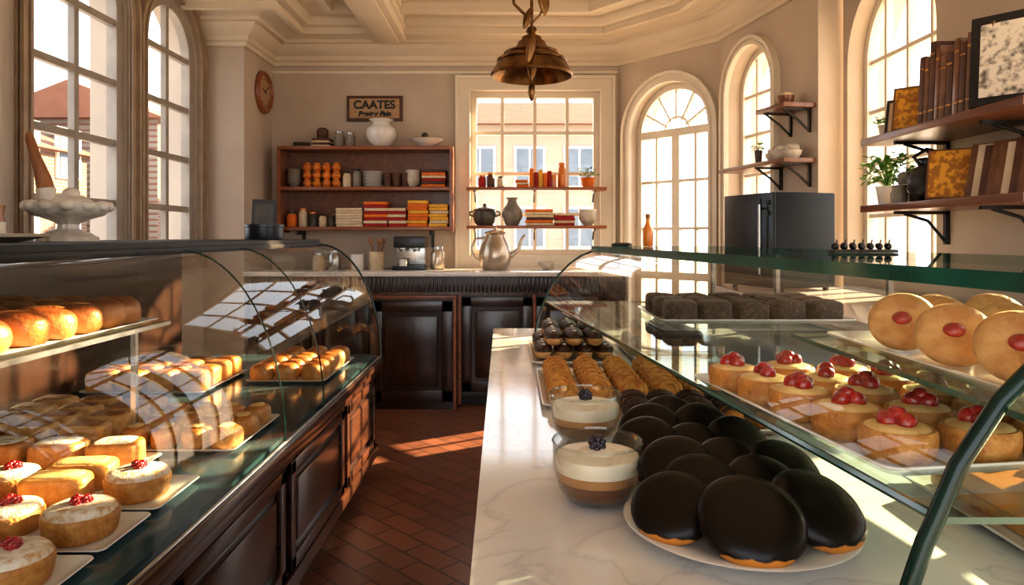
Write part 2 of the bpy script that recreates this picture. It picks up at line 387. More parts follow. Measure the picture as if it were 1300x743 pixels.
sweep('trim_cornice',cpath,[(0,2.66),(.025,2.66),(.025,2.69),(.045,2.70),(.045,2.735),(.09,2.76),(.12,2.80),(.12,2.815),(.16,2.815),(.16,2.84),(.20,2.86),
  (.32,2.86),(.32,2.83),(.36,2.83),(.36,2.88),(.42,2.88),(.45,2.92),(.45,2.94),(.62,2.94),(.62,2.90),(.67,2.90),(.67,2.97),(.72,2.99),(.72,ZC)],M_ceil)
sweep('trim_picture_rail',[(XL,YB),(.877,YB)],[(0,2.60),(.012,2.60),(.02,2.62),(0,2.63)],M_trim)
for nm,xa,xb in (('trim_ceiling_beam',-1.10,-.84),):
    b=B(); b.box(xa,xb,-1.55,5.62,2.80,ZC-.001,M_ceil,bev=.006)
    b.box(xa-.035,xb+.035,-1.55,5.62,2.93,ZC-.001,M_ceil,bev=.006); b.box(xa-.018,xb+.018,-1.55,5.62,2.87,2.93,M_ceil,bev=.005)
    b.box(xa+.05,xb-.05,-1.55,5.60,2.785,2.80,M_ceil,bev=.004)
    b.done(nm)

# exterior
b=B(); b.box(-40,40,-30,60,-.2,-.1,mat('pavement',(.55,.50,.44),rough=.9,scale=.5)); b.done('street_ground')
def building(name,x0,x1,y0,y1,h,face,mb,mr,nw,nf):
    b=B(); b.box(x0,x1,y0,y1,-.1,h,mb)
    gl=M_bglass
    for f in range(nf):
        for k in range(nw):
            z=.9+f*1.7
            if face=='x':
                c=y0+(k+.5)*(y1-y0)/nw; b.box(x1-.02,x1+.05,c-.45,c+.45,z,z+1.2,M_trim); b.box(x1,x1+.07,c-.37,c-.03,z+.08,z+1.12,gl); b.box(x1,x1+.07,c+.03,c+.37,z+.08,z+1.12,gl)
            else:
                c=x0+(k+.5)*(x1-x0)/nw; b.box(c-.45,c+.45,y0-.05,y0+.02,z,z+1.2,M_trim); b.box(c-.37,c-.03,y0-.07,y0,z+.08,z+1.12,gl); b.box(c+.03,c+.37,y0-.07,y0,z+.08,z+1.12,gl)
    e=.3
    if face=='x':
        xm=(x0+x1)/2; vs=[(x0-e,y0-e,h),(x1+e,y0-e,h),(x1+e,y1+e,h),(x0-e,y1+e,h),(xm,y0-e,h+1.0),(xm,y1+e,h+1.0)]
        b.add(vs,[(0,1,4),(2,3,5),(1,2,5,4),(3,0,4,5),(0,3,2,1)],mr)
    else:
        ym=(y0+y1)/2; vs=[(x0-e,y0-e,h),(x1+e,y0-e,h),(x1+e,y1+e,h),(x0-e,y1+e,h),(x0-e,ym,h+1.0),(x1+e,ym,h+1.0)]
        b.add(vs,[(0,1,5,4),(1,2,5),(2,3,4,5),(3,0,4),(0,3,2,1)],mr)
    b.done(name)
M_brick=brickmat('brick_facade',(.17,.085,.055),(.13,.065,.045),(.20,.17,.14),.25,.08,.01,plane='yz',rough=.9)
M_stucco=mat('stucco_facade',(.34,.28,.22),(.30,.25,.19),rough=.9,scale=1)
M_roof=mat('clay_roof',(.20,.085,.05),(.16,.07,.04),rough=.9,scale=3)
building('brick_townhouse',-15,-10.5,13.0,17.5,3.2,'x',M_brick,M_roof,3,2)
building('brick_townhouse',-14,-9.5,19,27,4.4,'x',M_brick,M_roof,6,2)
building('stucco_townhouse',-3.0,2.6,20,24,4.4,'y',M_stucco,M_roof,4,2)

# ---------------------------------------------------------------- raised panel helper
def rpanel(b,M,u0,u1,z0,z1,m,d=.02,sw=.06,md=None):
    b.box(u0,u1,0,.006,z0,z1,md or m,M)
    for a in ((u0,u1,z0,z0+sw),(u0,u1,z1-sw,z1),(u0,u0+sw,z0,z1),(u1-sw,u1,z0,z1)): b.box(a[0],a[1],0,d,a[2],a[3],m,M,bev=.004)
    i=sw+.03
    if u1-u0>2*i and z1-z0>2*i: b.box(u0+i,u1-i,.002,d*.85,z0+i,z1-i,m,M,bev=.009)

# ---------------------------------------------------------------- back counter
b=B()
b.box(XL+.01,.86,5.18,5.84,.965,1.0,M_marble,bev=.006)
b.box(XL+.02,.84,5.26,5.83,.08,.965,M_dark)
b.box(XL+.02,.84,5.32,5.83,0.0,.08,M_black)
for k in range(90):
    x=XL+.05+k*.031
    if x<.83: b.box(x,x+.018,5.235,5.27,.845,.955,M_dark,bev=.006)
b.box(XL+.02,.84,5.225,5.27,.825,.845,M_darky)
Mx=lambda y:Matrix(((1,0,0,0),(0,-1,0,y),(0,0,1,0),(0,0,0,1)))
for u0,u1 in ((-1.95,-1.5),(-1.48,-1.06),(-.37,.15),(.18,.70)):
    rpanel(b,Mx(5.262),u0,u1,.11,.81,M_dark,.028,.07)
b.box(-.395,-.375,5.22,5.27,.02,.825,M_red); b.box(.155,.175,5.22,5.27,.05,.825,M_red)
b.box(-1.05,-.40,5.12,5.28,.805,.83,M_redy,bev=.004)
b.box(-1.03,-.42,5.16,5.28,.0,.805,M_dark)
rpanel(b,Mx(5.16),-1.02,-.43,.06,.79,M_dark,.03,.08)
b.box(-.425,-.405,5.13,5.28,.0,.805,M_red)
b.done('back_counter')

# ---------------------------------------------------------------- left display case
b=B()
b.box(-1.80,-.735,.2,3.8,.10,.575,M_dark)
b.box(-1.78,-.78,.25,3.76,0,.10,M_black)
b.box(-.76,-.715,.2,3.8,.09,.15,M_darky,bev=.008)
b.box(-.77,-.705,.2,3.81,.535,.575,M_darky,bev=.008)
b.box(-1.80,-.69,.2,3.815,.575,.612,M_darky,bev=.008)
ML=Matrix(((0,1,0,-.735),(1,0,0,0),(0,0,1,0),(0,0,0,1)))
for u0,u1 in ((3.08,3.70),(2.30,3.02),(1.50,2.24),(.75,1.44)):
    rpanel(b,ML,u0,u1,.165,.525,M_darky,.022,.045,M_dark)
b.box(-1.78,-.72,.22,3.78,.612,.63,M_deck)
b.box(-1.80,-1.77,.2,3.8,.612,1.215,M_dark)
b.box(-1.82,-1.03,.2,3.8,1.215,1.243,M_slab,bev=.006)
b.box(-1.06,-1.02,.2,3.8,1.205,1.225,M_slab,bev=.003)
case_l=b.done('glass_display_case')
def arcL(n=16):
    return [(-1.03+.325*math.sin(pi/2*i/n),.615+.60*math.cos(pi/2*i/n)) for i in range(n+1)]
b=B()
segs=[(.2,2.2),(2.206,2.65),(2.656,3.795)]
for y0,y1 in segs:
    a=arcL(); k=len(a); b.add([(x,y0,z) for x,z in a]+[(x,y1,z) for x,z in a],[(i,i+1,k+i+1,k+i) for i in range(k-1)],M_glass,None,True)
    if y0>1.0: b.tube([(x,y0,z) for x,z in a],.0028,M_edged,6)
    if y1>3: b.tube([(x,y1,z) for x,z in a],.005,M_edged,8)
for y in (3.797,.205):
    a=arcL(); l=[(-1.77,.615),(-1.77,1.215)]+a; tri=tessellate_polygon([[Vector((u,z,0)) for u,z in l]])
    b.add([(u,y,z) for u,z in l],[tuple(t) for t in tri],M_glass)
b.tube([(-.705,.2,.617),(-.705,3.8,.617)],.005,M_steel,8)
b.done('curved_glass',parent=case_l)
b=B()
b.box(-1.62,-1.05,.5,2.17,.992,1.0,M_shelfg); b.box(-1.052,-1.044,.5,2.17,.990,1.002,M_steel)
for y in (.6,2.1): 
    b.box(-1.60,-1.58,y,y+.02,.63,1.21,M_steel); b.box(-1.60,-1.10,y,y+.02,.978,.992,M_steel)
    b.box(-1.13,-1.115,y,y+.015,.63,.99,M_steel)
b.done('glass_shelf',parent=case_l)

# ---------------------------------------------------------------- pastries helpers
def tray(name,x0,x1,y0,y1,z,m=None,M=None,th=.010,lip=.014):
    b=B(); m=m or M_white
    def rr(ix,z,n=5,rad=.018):
        P=[]
        for cx,cy,a0 in ((x1-ix-rad,y1-ix-rad,0),(x0+ix+rad,y1-ix-rad,pi/2),(x0+ix+rad,y0+ix+rad,pi),(x1-ix-rad,y0+ix+rad,3*pi/2)):
            for k in range(n+1): a=a0+pi/2*k/n; P.append((cx+rad*math.cos(a),cy+rad*math.sin(a),z))
        return P
    L=[rr(.015,z+.0008),rr(0.0,z+lip-.002),rr(.001,z+lip),rr(.004,z+lip),rr(.018,z+.006),rr(.03,z+.0058)]
    k=len(L[0]); vs=[p for l in L for p in l]
    fs=[(i*k+j,i*k+(j+1)%k,(i+1)*k+(j+1)%k,(i+1)*k+j) for i in range(len(L)-1) for j in range(k)]
    fs+=[tuple(range(k)),tuple((len(L)-1)*k+j for j in range(k))]
    b.add(vs,fs,m,M,True); return b.done(name)
def plate(name,x,y,z,r,m=None):
    b=B(); b.lathe([(0,z+.001),(r*.62,z+.001),(r*.66,z+.004),(r*.97,z+.014),(r,z+.017),(r*.985,z+.018),(r*.68,z+.009),(0,z+.007)],m or M_white,(x,y,0),seg=64)
    return b.done(name)
def berry(b,c,r,m=None,n=9,M=None):
    m=m or M_berry
    b.ell(c,(r*.8,r*.8,r*.8),m,seg=12,rings=8,M=M)
    for i in range(n*2):
        ph=math.acos(1-1.7*(i+.5)/(n*2)); a=i*2.4
        b.ell((c[0]+r*.7*math.sin(ph)*math.cos(a),c[1]+r*.7*math.sin(ph)*math.sin(a),c[2]+r*.7*math.cos(ph)),(r*.36,)*3,m,seg=8,rings=5,M=M)

tray('serving_tray',-1.56,-1.065,1.35,2.15,1.0)
def bunmesh(b,c,rx,ry,rz,m,rot=0):
    b.ell((c[0],c[1],c[2]+rz*.72),(rx,ry,rz),m,e1=.75,e2=.85,seg=22,rings=14,rz=rot,lump=.09,lf=18,cut=-rz*.72)
b=B()
for i,y in enumerate((1.42,1.53,1.64,1.75,1.86,1.96,2.06)):
    for j,x in enumerate((-1.15,-1.30,-1.45)):
        rx=R.uniform(-.12,.3); xx=x+R.uniform(-.012,.012); yy=y+R.uniform(-.006,.006)
        bunmesh(b,(xx,yy,1.0075),.072,.049,.045,M_bun,rx)
        b.ell((xx,yy,1.0075+.045*1.66),(.048,.010,.006),M_bake,rz=rx+.15,lump=.2,lf=60,seg=14,rings=6)
b.done('glazed_buns')
Z=.6305
def loafm(b,c,rx,ry,rz,m,rot=0,topm=None):
    b.ell((c[0],c[1],c[2]+rz*.85),(rx,ry,rz),m,e1=.38,e2=.35,seg=24,rings=12,rz=rot,lump=.06,lf=20,cut=-rz*.85)
    if topm: b.ell((c[0],c[1],c[2]+rz*1.72),(rx*.82,ry*.8,rz*.25),topm,e1=.8,e2=.45,rz=rot,lump=.1,lf=30)
tray('serving_tray',-1.17,-.80,2.04,2.46,Z)
b=B()
for i in range(3):
    for j in range(4):
        bunmesh(b,(-1.12+j*.090+R.uniform(-.005,.005),2.11+i*.13,Z+.007),.042,.052,.036,M_bun2,R.uniform(-.3,.3))
        b.ell((-1.12+j*.090,2.11+i*.13,Z+.067),(.024,.030,.005),M_cream,seg=12,rings=6,lump=.3,lf=60)
b.done('sugared_rolls')
tray('serving_tray',-1.66,-1.19,2.05,2.52,Z)
b=B()
for i in range(4):
    for j in range(3): loafm(b,(-1.58+j*.155,2.11+i*.115,Z+.007),.066,.042,.036,M_loaf,.05,M_bake)
b.done('custard_slices')
tray('serving_tray',-1.72,-1.22,2.80,3.28,Z)
b=B()
for i in range(4):
    for j in range(4): loafm(b,(-1.655+j*.122,2.87+i*.115,Z+.007),.055,.045,.042,M_loaf,.1*R.uniform(-1,1),M_bake)
b.done('custard_slices')
tray('serving_tray',-1.14,-.80,3.02,3.62,Z)
b=B()
for i in range(6):
    for j in range(3):
        bunmesh(b,(-1.085+j*.11,3.08+i*.096,Z+.007),.050,.042,.042,M_bun2,.5*R.uniform(-1,1))
b.done('puff_pastries')
def bigtart(name,x,y,z,r=.074,h=.062):
    b=B()
    b.lathe([(0,0),(r*.86,0),(r*.93,h*.15),(r*.99,h*.62),(r*1.0,h*.72),(r*.96,h*.8),(r*.9,h*.82),(0,h*.82)],M_crust,(x,y,z),seg=72,flute=.014,nf=24,fz=(.001,h*.7))
    b.ell((x,y,z+h*.8),(r*.93,r*.93,h*.30),M_sugar,e1=.7,seg=30,rings=12,lump=.04,lf=22,cut=-.002)
    for k in range(3): 
        a=k*2.1+R.uniform(0,2); berry(b,(x+.011*math.cos(a),y+.011*math.sin(a),z+h*1.12),.013)
    return b.done(name)
ty=[(1.60,1.83,1.705),(1.385,1.585,1.48),(1.16,1.37,1.265)]
for y0,y1,yc in ty:
    tray('serving_tray',-1.50,-.80,y0,y1,Z)
    bigtart('raspberry_sponge_tart',-.90,yc,Z+.007)
    bigtart('raspberry_sponge_tart',-1.215 if yc>1.6 else -1.06,yc+.02,Z+.007,.062,.055)
b=B()
for y in (1.66,1.76): loafm(b,(-1.065,y,Z+.007),.075,.040,.036,M_loaf,.15,M_cream)
for y in (1.66,1.76): loafm(b,(-1.36,y,Z+.007),.065,.040,.034,M_loaf,.1,M_cream)
b.done('cream_slices')
b=B()
for y in (1.44,1.53): loafm(b,(-1.21,y,Z+.007),.07,.038,.034,M_loaf,.15,M_sugar)
b.done('cream_slices')
tray('serving_tray',-1.50,-.99,1.85,2.02,Z)
b=B()
for j in range(3): loafm(b,(-1.08-j*.155,1.935,Z+.007),.066,.05,.036,M_bun2,.1,M_sugar)
b.done('cream_slices')

# ---------------------------------------------------------------- right marble counter
b=B()
b.add([(-.035,.1,.865),(1.0,.1,.865),(1.0,2.77,.865),(-.072,2.77,.865),(-.035,.1,.9),(1.0,.1,.9),(1.0,2.77,.9),(-.072,2.77,.9)],
      [(0,3,2,1),(4,5,6,7),(0,1,5,4),(1,2,6,5),(2,3,7,6),(3,0,4,7)],M_marble)
b.box(.01,.99,.15,2.72,.08,.865,M_dark); b.box(.05,.97,.2,2.68,0,.08,M_black)
MR=Matrix(((0,-1,0,.01),(1,0,0,0),(0,0,1,0),(0,0,0,1)))
for k in range(4): rpanel(b,MR,.2+k*.63,.78+k*.63,.12,.82,M_dark,.02,.06)
b.done('marble_counter')
ZM=.9
def x0(y): return .085+.12*(2.6-y)
prof=[(0,.902),(.004,.93),(.012,.965),(.024,1.0),(.034,1.022),(.052,1.065),(.088,1.12),(.128,1.16),(.168,1.188),(.215,1.207)]
YN,YF=.60,2.60; DP=.66
b=B()
CV=[(x0(YN)+.205,YN-.15,1.204),(x0(YN)+DP+.1,YN-.15,1.204),(x0(YF)+DP,YF,1.204),(x0(YF)+.205,YF,1.204),
       (x0(YN)+.205,YN-.15,1.224),(x0(YN)+DP+.1,YN-.15,1.224),(x0(YF)+DP,YF,1.224),(x0(YF)+.205,YF,1.224)]
b.add(CV,[(0,3,2,1),(4,5,6,7)],M_shelfg)
b.add(CV,[(0,1,5,4),(1,2,6,5),(2,3,7,6),(3,0,4,7)],M_edge)
case_r=b.done('curved_glass_canopy')
b=B()
up=prof[4:]; k=len(up)
b.add([(x0(YN)+o,YN,z) for o,z in up]+[(x0(YF)+o,YF,z) for o,z in up],[(i,i+1,k+i+1,k+i) for i in range(k-1)],M_glass,None,True)
b.done('front_glass',parent=case_r)
b=B()
b.tube([(x0(YN)+.034,YN,1.022),(x0(YF)+.034,YF,1.022)],.0045,M_edge,6)
for y,w in ((YN,.0075),(YF,.004)):
    b.tube([(x0(y)+o,y,z) for o,z in prof],w,M_edged,10,ref=Vector((0,1,0)))
    b.box(x0(y)+DP-.012,x0(y)+DP,y-.006,y+.006,.902,1.204,M_steel)
for y in (YF,):
    l=[(x0(y)+o,z) for o,z in prof]+[(x0(y)+DP,1.204),(x0(y)+DP,.902)]
    tri=tessellate_polygon([[Vector((u,z,0)) for u,z in l]])
    b.add([(u,y,z) for u,z in l],[tuple(t) for t in tri],M_glass)
b.done('glass_edges',parent=case_r)
b=B()
ZS=1.022
q=[(x0(YN)+.036,YN),(x0(YN)+DP-.02,YN),(x0(YF)+DP-.02,YF),(x0(YF)+.036,YF)]
b.add([(x,y,ZS-.006) for x,y in q]+[(x,y,ZS) for x,y in q],[(0,1,2,3),(4,5,6,7)],M_shelfg)
b.add([(x,y,ZS-.006) for x,y in q]+[(x,y,ZS) for x,y in q],[(0,1,5,4),(1,2,6,5),(2,3,7,6),(3,0,4,7)],M_edge)
q=[(.425,.46),(.93,.46),(.86,1.08),(.425,1.08)]; zt=1.112
b.add([(x,y,zt-.006) for x,y in q]+[(x,y,zt) for x,y in q],[(0,1,2,3),(4,5,6,7)],M_shelfg)
b.add([(x,y,zt-.006) for x,y in q]+[(x,y,zt) for x,y in q],[(0,1,5,4),(1,2,6,5),(2,3,7,6),(3,0,4,7)],M_edge)
for x,y in ((.84,1.0),(.88,.62),(.85,1.6),(.82,2.2)): b.box(x,x+.012,y,y+.012,.902,1.204,M_steel)
b.done('glass_shelves',parent=case_r)

# cherry tarts
ZT=ZS+.0005
MT=Matrix.Translation((.407,.747,0))@Matrix.Rotation(.15,4,'Z')
tray('serving_tray',-.055,.38,-.06,.42,ZT,M=MT)
def ctart(name,x,y,z,r=.039,h=.033):
    b=B()
    b.lathe([(0,0),(r*.90,0),(r*.96,h*.2),(r,h*.6),(r*.99,h*.85),(r*.93,h*.98),(r*.82,h*.95),(0,h*.92)],M_crust,(x,y,z),seg=48,flute=.01,nf=16,fz=(.001,h*.8))
    b.ell((x,y,z+h*.92),(r*.86,r*.86,h*.22),M_cream,seg=24,rings=8,lump=.05,lf=50)
    a0=R.uniform(0,6); n=R.choice((2,3,3))
    for k in range(n): a=a0+k*2*pi/n; b.ell((x+.0095*math.cos(a),y+.0095*math.sin(a),z+h*1.2),(.0115,.0115,.0105),M_berry,seg=14,rings=8,lump=.12,lf=90)
    b.ell((x,y,z+h*1.42),(.010,.010,.008),M_berry,seg=14,rings=8,lump=.12,lf=90)
    return b.done(name)
for i in range(5):
    for j in range(4):
        ctart('cherry_tart',.407+j*.088-i*.018+R.uniform(-.003,.003),.747+i*.083+j*.004,ZT+.0065,.039+R.uniform(-.0015,.001),.033+R.uniform(-.002,.002))
# jam shortbread
tray('serving_tray',.437,.80,.50,1.0,zt+.0005)
b=B()
b.lathe([(0,.0085),(.012,.0090),(.018,.0105),(.026,.0105),(.034,.008),(.0385,.002),(.0385,-.002),(.034,-.008),(.026,-.0105),(0,-.0105)],M_pale,seg=48)
b.ell((0,0,.0090),(.0110,.0090,.0060),M_berry,seg=20,rings=8)
ck=b.done('jam_shortbread_cookie',local=True)
first=True
for (x,y,rz,tl) in ((.482,.875,-.60,58),(.480,.770,-.5,52),(.484,.675,-.5,56),(.49,.575,-.3,52),(.550,.915,-.4,50),(.562,.80,-.35,50),(.56,.69,-.4,52),(.635,.93,-.3,50),(.64,.82,-.2,52),(.64,.70,-.2,52),(.72,.86,0,52),(.72,.75,0,52)):
    th=math.radians(tl)
    M=Matrix.Translation((x,y,zt+.0065+.0385*math.sin(th)+.0105*math.cos(th)*.7))@Matrix.Rotation(rz,4,'Z')@Matrix.Rotation(th,4,'X')
    if first: ck.matrix_world=M; first=False
    else: inst(ck,'jam_shortbread_cookie',M)
tray('serving_tray',.40,.93,1.90,2.28,ZT)
b=B()
for i in range(3):
    for j in range(5): loafm(b,(.46+j*.10+R.uniform(-.006,.006),1.96+i*.115,ZT+.0065),.045,.045,.030,M_chocd,R.uniform(-.15,.15))
b.done('chocolate_brownies')
# orange cake
tray('serving_tray',.565,.93,.66,1.05,ZM+.0005)
b=B()
b.box(.598,.90,.70,1.015,ZM+.007,ZM+.024,M_crust,bev=.004); b.box(.600,.898,.702,1.013,ZM+.024,ZM+.050,M_orange,bev=.004)
for p in ((.665,.96),(.70,.94),(.65,.87),(.69,.88),(.82,.93),(.80,.80)): berry(b,(p[0],p[1],ZM+.060),.013)
b.done('orange_cake_slab')

# dark glazed cookies: shingled rows leaning on one another
plate('round_plate',.275,.862,ZM,.138)
plate('round_plate',.268,1.125,ZM,.118)
b=B()
rc=.056
b.lathe([(0,.0145),(rc*.35,.0142),(rc*.65,.0128),(rc*.86,.0095),(rc*.97,.0035),(rc,-.003),(rc*.97,-.008),(rc*.88,-.0105),(0,-.011)],M_cookie,seg=64)
dk=b.done('chocolate_glazed_cookie',local=True); first=True
zb=ZM+.010
def dark(x,y,tilt,rz,dz=0,s=1.0):
    global first
    t=math.radians(tilt)
    M=Matrix.Translation((x,y,zb+dz+rc*s*math.sin(t)*.97+.010*math.cos(t)))@Matrix.Rotation(rz,4,'Z')@Matrix.Rotation(t,4,'X')@Matrix.Scale(s,4)
    if first: dk.matrix_world=M; first=False
    else: inst(dk,'chocolate_glazed_cookie',M)
dark(.264,.782,31,-.05,0,1.06)
dark(.352,.815,32,.45,0,1.0)
dark(.188,.830,33,-.4,0,.88)
dark(.232,.868,34,-.15,.008,.88)
dark(.310,.868,33,.15,.010,.86)
dark(.215,.922,38,-.25,.010,.90)
dark(.285,.925,36,.05,.014,.84)
dark(.355,.920,38,.35,.006,.90)
dark(.192,1.030,48,-.5,.0,.90)
dark(.262,1.025,44,-.15,.0,.84)
dark(.335,1.040,44,.35,.0,.92)
dark(.215,1.105,48,-.3,.0,.92)
dark(.302,1.115,46,.2,.0,.92)
dark(.262,1.175,46,.0,.0,.90)

# dessert glasses
def dessert(name,x,y,r=.060):
    b=B(); z=ZM
    outer=[(0,.002),(r*.50,.001),(r*.74,.006),(r*.90,.020),(r*.99,.040),(r*1.03,.060),(r*1.05,.082)]
    b.lathe(outer,M_cup,(x,y,z),seg=56)
    b.lathe([(r*1.03,.0815),(r*1.045,.0845),(r*1.07,.082),(r*1.05,.0795),(r*1.03,.0815)],M_cup,(x,y,z),seg=56)
    b.lathe([(0,.006),(r*.52,.006),(r*.74,.011),(r*.87,.022),(r*.93,.032),(0,.032)],M_mocha,(x,y,z),seg=48)
    b.lathe([(0,.0322),(r*.93,.0322),(r*.965,.044),(0,.044)],M_tanl,(x,y,z),seg=48)
    b.lathe([(0,.0442),(r*.965,.0442),(r*.995,.060),(r*.96,.064),(r*.6,.067),(r*.3,.065),(0,.065)],M_whip,(x,y,z),seg=48)
    b.ell((x,y,z+.066),(r*.45,r*.42,.006),M_whip,seg=24,rings=8,lump=.2,lf=40)
    berry(b,(x,y,z+.078),.0125,M_bberry,8)
    return b.done(name)
dessert('layered_dessert_glass',.116,.965,.058)
dessert('layered_dessert_glass',.130,1.255,.060)

tray('serving_tray',.205,.50,1.265,1.44,ZM+.0005)
b=B()
for i in range(2):
    for j in range(5):
        x=.235+j*.056; y=1.31+i*.072
        b.ell((x,y,ZM+.03),(.027,.034,.025),M_ridge,seg=20,rings=12,lump=.12,lf=40)
        for k in range(5):
            yy=y-.024+k*.012; rr=.0265*math.sqrt(max(.1,1-((yy-y)/.036)**2))
            b.tube([(x+rr*math.cos(t)*1.03,yy+.004*math.sin(3*t),ZM+.031+rr*math.sin(t)) for t in [pi*q/8 for q in range(9)]],.0048,M_choc,6,ref=Vector((0,1,0)))
b.done('chocolate_drizzled_rolls')
tray('serving_tray',.062,.47,1.455,1.86,ZM+.0005)
b=B()
for j in range(5):
    for i in range(7):
        x=.108+j*.075; y=1.50+i*.047
        T=Matrix.Translation((x,y,ZM+.032))@Matrix.Rotation(.12*(j-2)*.3,4,'Z')@Matrix.Rotation(math.radians(52),4,'X')
        b.lathe([(0,.010),(.02,.010),(.028,.007),(.032,0),(.028,-.007),(0,-.008)],M_ridge,M=T,seg=48,flute=.07,nf=12)
        b.lathe([(.009,.010),(.012,.0145),(.015,.010)],M_ridge,M=T,seg=20)
        b.lathe([(.019,.0090),(.022,.0130),(.025,.008)],M_ridge,M=T,seg=20)
b.done('ridged_biscuits')
for tx,n in ((.055,4),(.34,4)):
    tray('serving_tray',tx,tx+.25,1.95,2.38,ZM+.0005)
    b=B()
    for lv,cnt in ((0,4),(1,3)):
        for j in range(cnt):
            for i in range(2):
                x=tx+.035+j*.058+lv*.029; y=2.06+i*.19; z=ZM+.030+lv*.038
                b.ell((x,y,z),(.026,.085,.021),M_pale,e1=.8,e2=.8,seg=16,rings=10)
                b.ell((x,y,z+.006),(.0265,.083,.019),M_choc,e1=.8,e2=.8,seg=16,rings=10)
                for k in range(3): b.ell((x,y-.05+k*.05,z+.024),(.006,.006,.003),M_whip,seg=8,rings=5)
    b.done('chocolate_eclairs')

# ---------------------------------------------------------------- right side counter + oven
b=B()
b.box(1.06,1.84,1.0,3.75,.965,1.0,M_marble,bev=.005); b.box(1.10,1.83,1.04,3.72,.08,.965,M_trim)
MS=Matrix(((0,-1,0,1.10),(1,0,0,0),(0,0,1,0),(0,0,0,1)))
for k in range(4): rpanel(b,MS,1.08+k*.66,1.7+k*.66,.12,.92,M_trim,.02,.07)
b.box(1.14,1.82,1.08,3.7,0,.08,M_black); b.done('side_counter')
b=B()
TO=Matrix.Translation((1.228,3.30,0))@Matrix.Rotation(math.atan2(.118,.37),4,'Z')
b.box(0,.34,0,.385,1.014,1.468,M_slate,TO,bev=.008)
b.box(-.016,0,.0,.385,1.016,1.466,M_gun,TO,bev=.004)
b.box(-.022,-.014,.085,.37,1.05,1.44,M_black,TO,bev=.003)
b.tube([(-.045,.06,1.08),(-.045,.06,1.41)],.007,M_steel,10,TO)
for z in (1.10,1.39): b.tube([(-.014,.06,z),(-.045,.06,z)],.005,M_steel,8,TO)
for z in (1.42,1.37): b.lathe([(0,0),(.012,0),(.011,.012),(0,.012)],M_black,M=TO@Matrix.Translation((-.016,.03,z))@Matrix.Rotation(-pi/2,4,'Y'),seg=16)
for x in (.03,.31):
    for y in (.03,.355): b.lathe([(0,1.0005),(.014,1.0005),(.014,1.016),(0,1.016)],M_black,M=TO@Matrix.Translation((x,y,0)),seg=12)
b.done('countertop_oven')

# ---------------------------------------------------------------- shelving unit
b=B()
for z in (1.335,1.652,1.975): b.box(-1.85,-.48,5.60,5.845,z-.028,z,M_red,bev=.003)
for x in (-1.86,-.495): b.box(x,x+.028,5.61,5.845,1.29,1.975,M_red)
b.box(-1.84,-.49,5.83,5.846,1.31,1.97,M_redy)
for x in (-1.72,-.66): b.box(x,x+.02,5.66,5.845,1.27,1.307,M_black); b.box(x,x+.02,5.815,5.845,1.17,1.307,M_black)
b.done('display_shelving_unit')
def stack(name,x0_,x1_,y0,y1,z,h,mats,n):
    b=B(); t=h/n
    for i in range(n):
        o=R.uniform(-.006,.006); b.box(x0_+o,x1_+o,y0+abs(o),y1,z+i*t+.0004,z+(i+1)*t-.0004,mats[i%len(mats)],bev=min(t*.35,.006))
    return b.done(name)
def vessel(name,x,y,z,prof,m,extra=None,seg=28,flute=0,nf=0):
    b=B(); b.lathe(prof,m,(x,y,z),seg=seg,flute=flute,nf=nf)
    if extra: extra(b)
    return b.done(name)
def jarp(r,h): return [(0,0),(r*.9,0),(r,h*.06),(r,h*.72),(r*.75,h*.84),(r*.7,h*.88)]
def jar(name,x,y,z,r,h,m,lid):
    b=B(); b.lathe(jarp(r,h)+[(0,h*.88)],m,(x,y,z)); b.lathe([(r*.8,h*.88),(r*.8,h),(0,h)],lid,(x,y,z)); b.lathe([(0,h*.879),(r*.8,h*.88)],lid,(x,y,z)); return b.done(name)
def bowls(name,x,y,z,r,h,n,m):
    b=B(); t=h/(n+2)
    for i in range(n):
        zz=z+i*t; b.lathe([(0,0),(r*.45,0),(r*.5,t*.3),(r*.9,t*2),(r,t*3),(r*.96,t*3),(r*.85,t*2.1),(r*.4,t*.8),(0,t*.7)],m,(x,y,zz))
    return b.done(name)
def plates(name,x,y,z,r,h,n,m):
    b=B(); t=h/n
    for i in range(n): b.lathe([(0,0),(r*.6,0),(r*.65,t*.2),(r,t*.7),(r,t*.85),(r*.6,t*.5),(0,t*.45)],m,(x,y,z+i*t))
    return b.done(name)
plates('plate_stack',-1.70,5.73,1.975,.07,.04,4,M_grey)
stack('cloth_stack',-1.60,-1.46,5.66,5.80,1.975,.07,[M_ccr,M_brown],4)
b=B(); b.lathe(jarp(.045,.1),M_brown,(-1.53,5.73,2.045)); b.done('small_clay_pot')
jar('glass_jar',-1.395,5.73,1.975,.04,.13,M_grey,M_steel); jar('glass_jar',-1.305,5.73,1.975,.038,.12,M_grey,M_steel)
vessel('white_ceramic_vase',-1.05,5.70,1.975,[(0,0),(.06,0),(.07,.01),(.105,.05),(.125,.10),(.115,.15),(.075,.18),(.07,.20),(.10,.22),(.095,.222),(.062,.20),(.06,.17),(0,.16)],M_white,seg=40)
b=B(); b.lathe([(0,0),(.05,0),(.055,.012),(.10,.035),(.135,.06),(.13,.063),(.09,.042),(0,.03)],M_white,(-.69,5.70,1.975),seg=40)
for k in range(6): b.ell((-.69+.05*math.cos(k),5.70+.05*math.sin(k),2.03),(.03,.03,.025),M_pale,seg=12,rings=8)
b.ell((-.70,5.70,2.065),(.03,.03,.03),M_potd,seg=12,rings=8)
b.done('serving_bowl')
bowls('cup_stack',-1.755,5.72,1.652,.055,.15,6,M_grey)
b=B()
for j in range(4):
    for i in range(3):
        cx=-1.645+j*.078; zz=1.652+i*.066
        b.lathe([(0,0),(.020,0),(.033,.014),(.037,.030),(.032,.048),(.022,.058),(.022,.066),(0,.066)],M_amber,(cx,5.70,zz),seg=20)
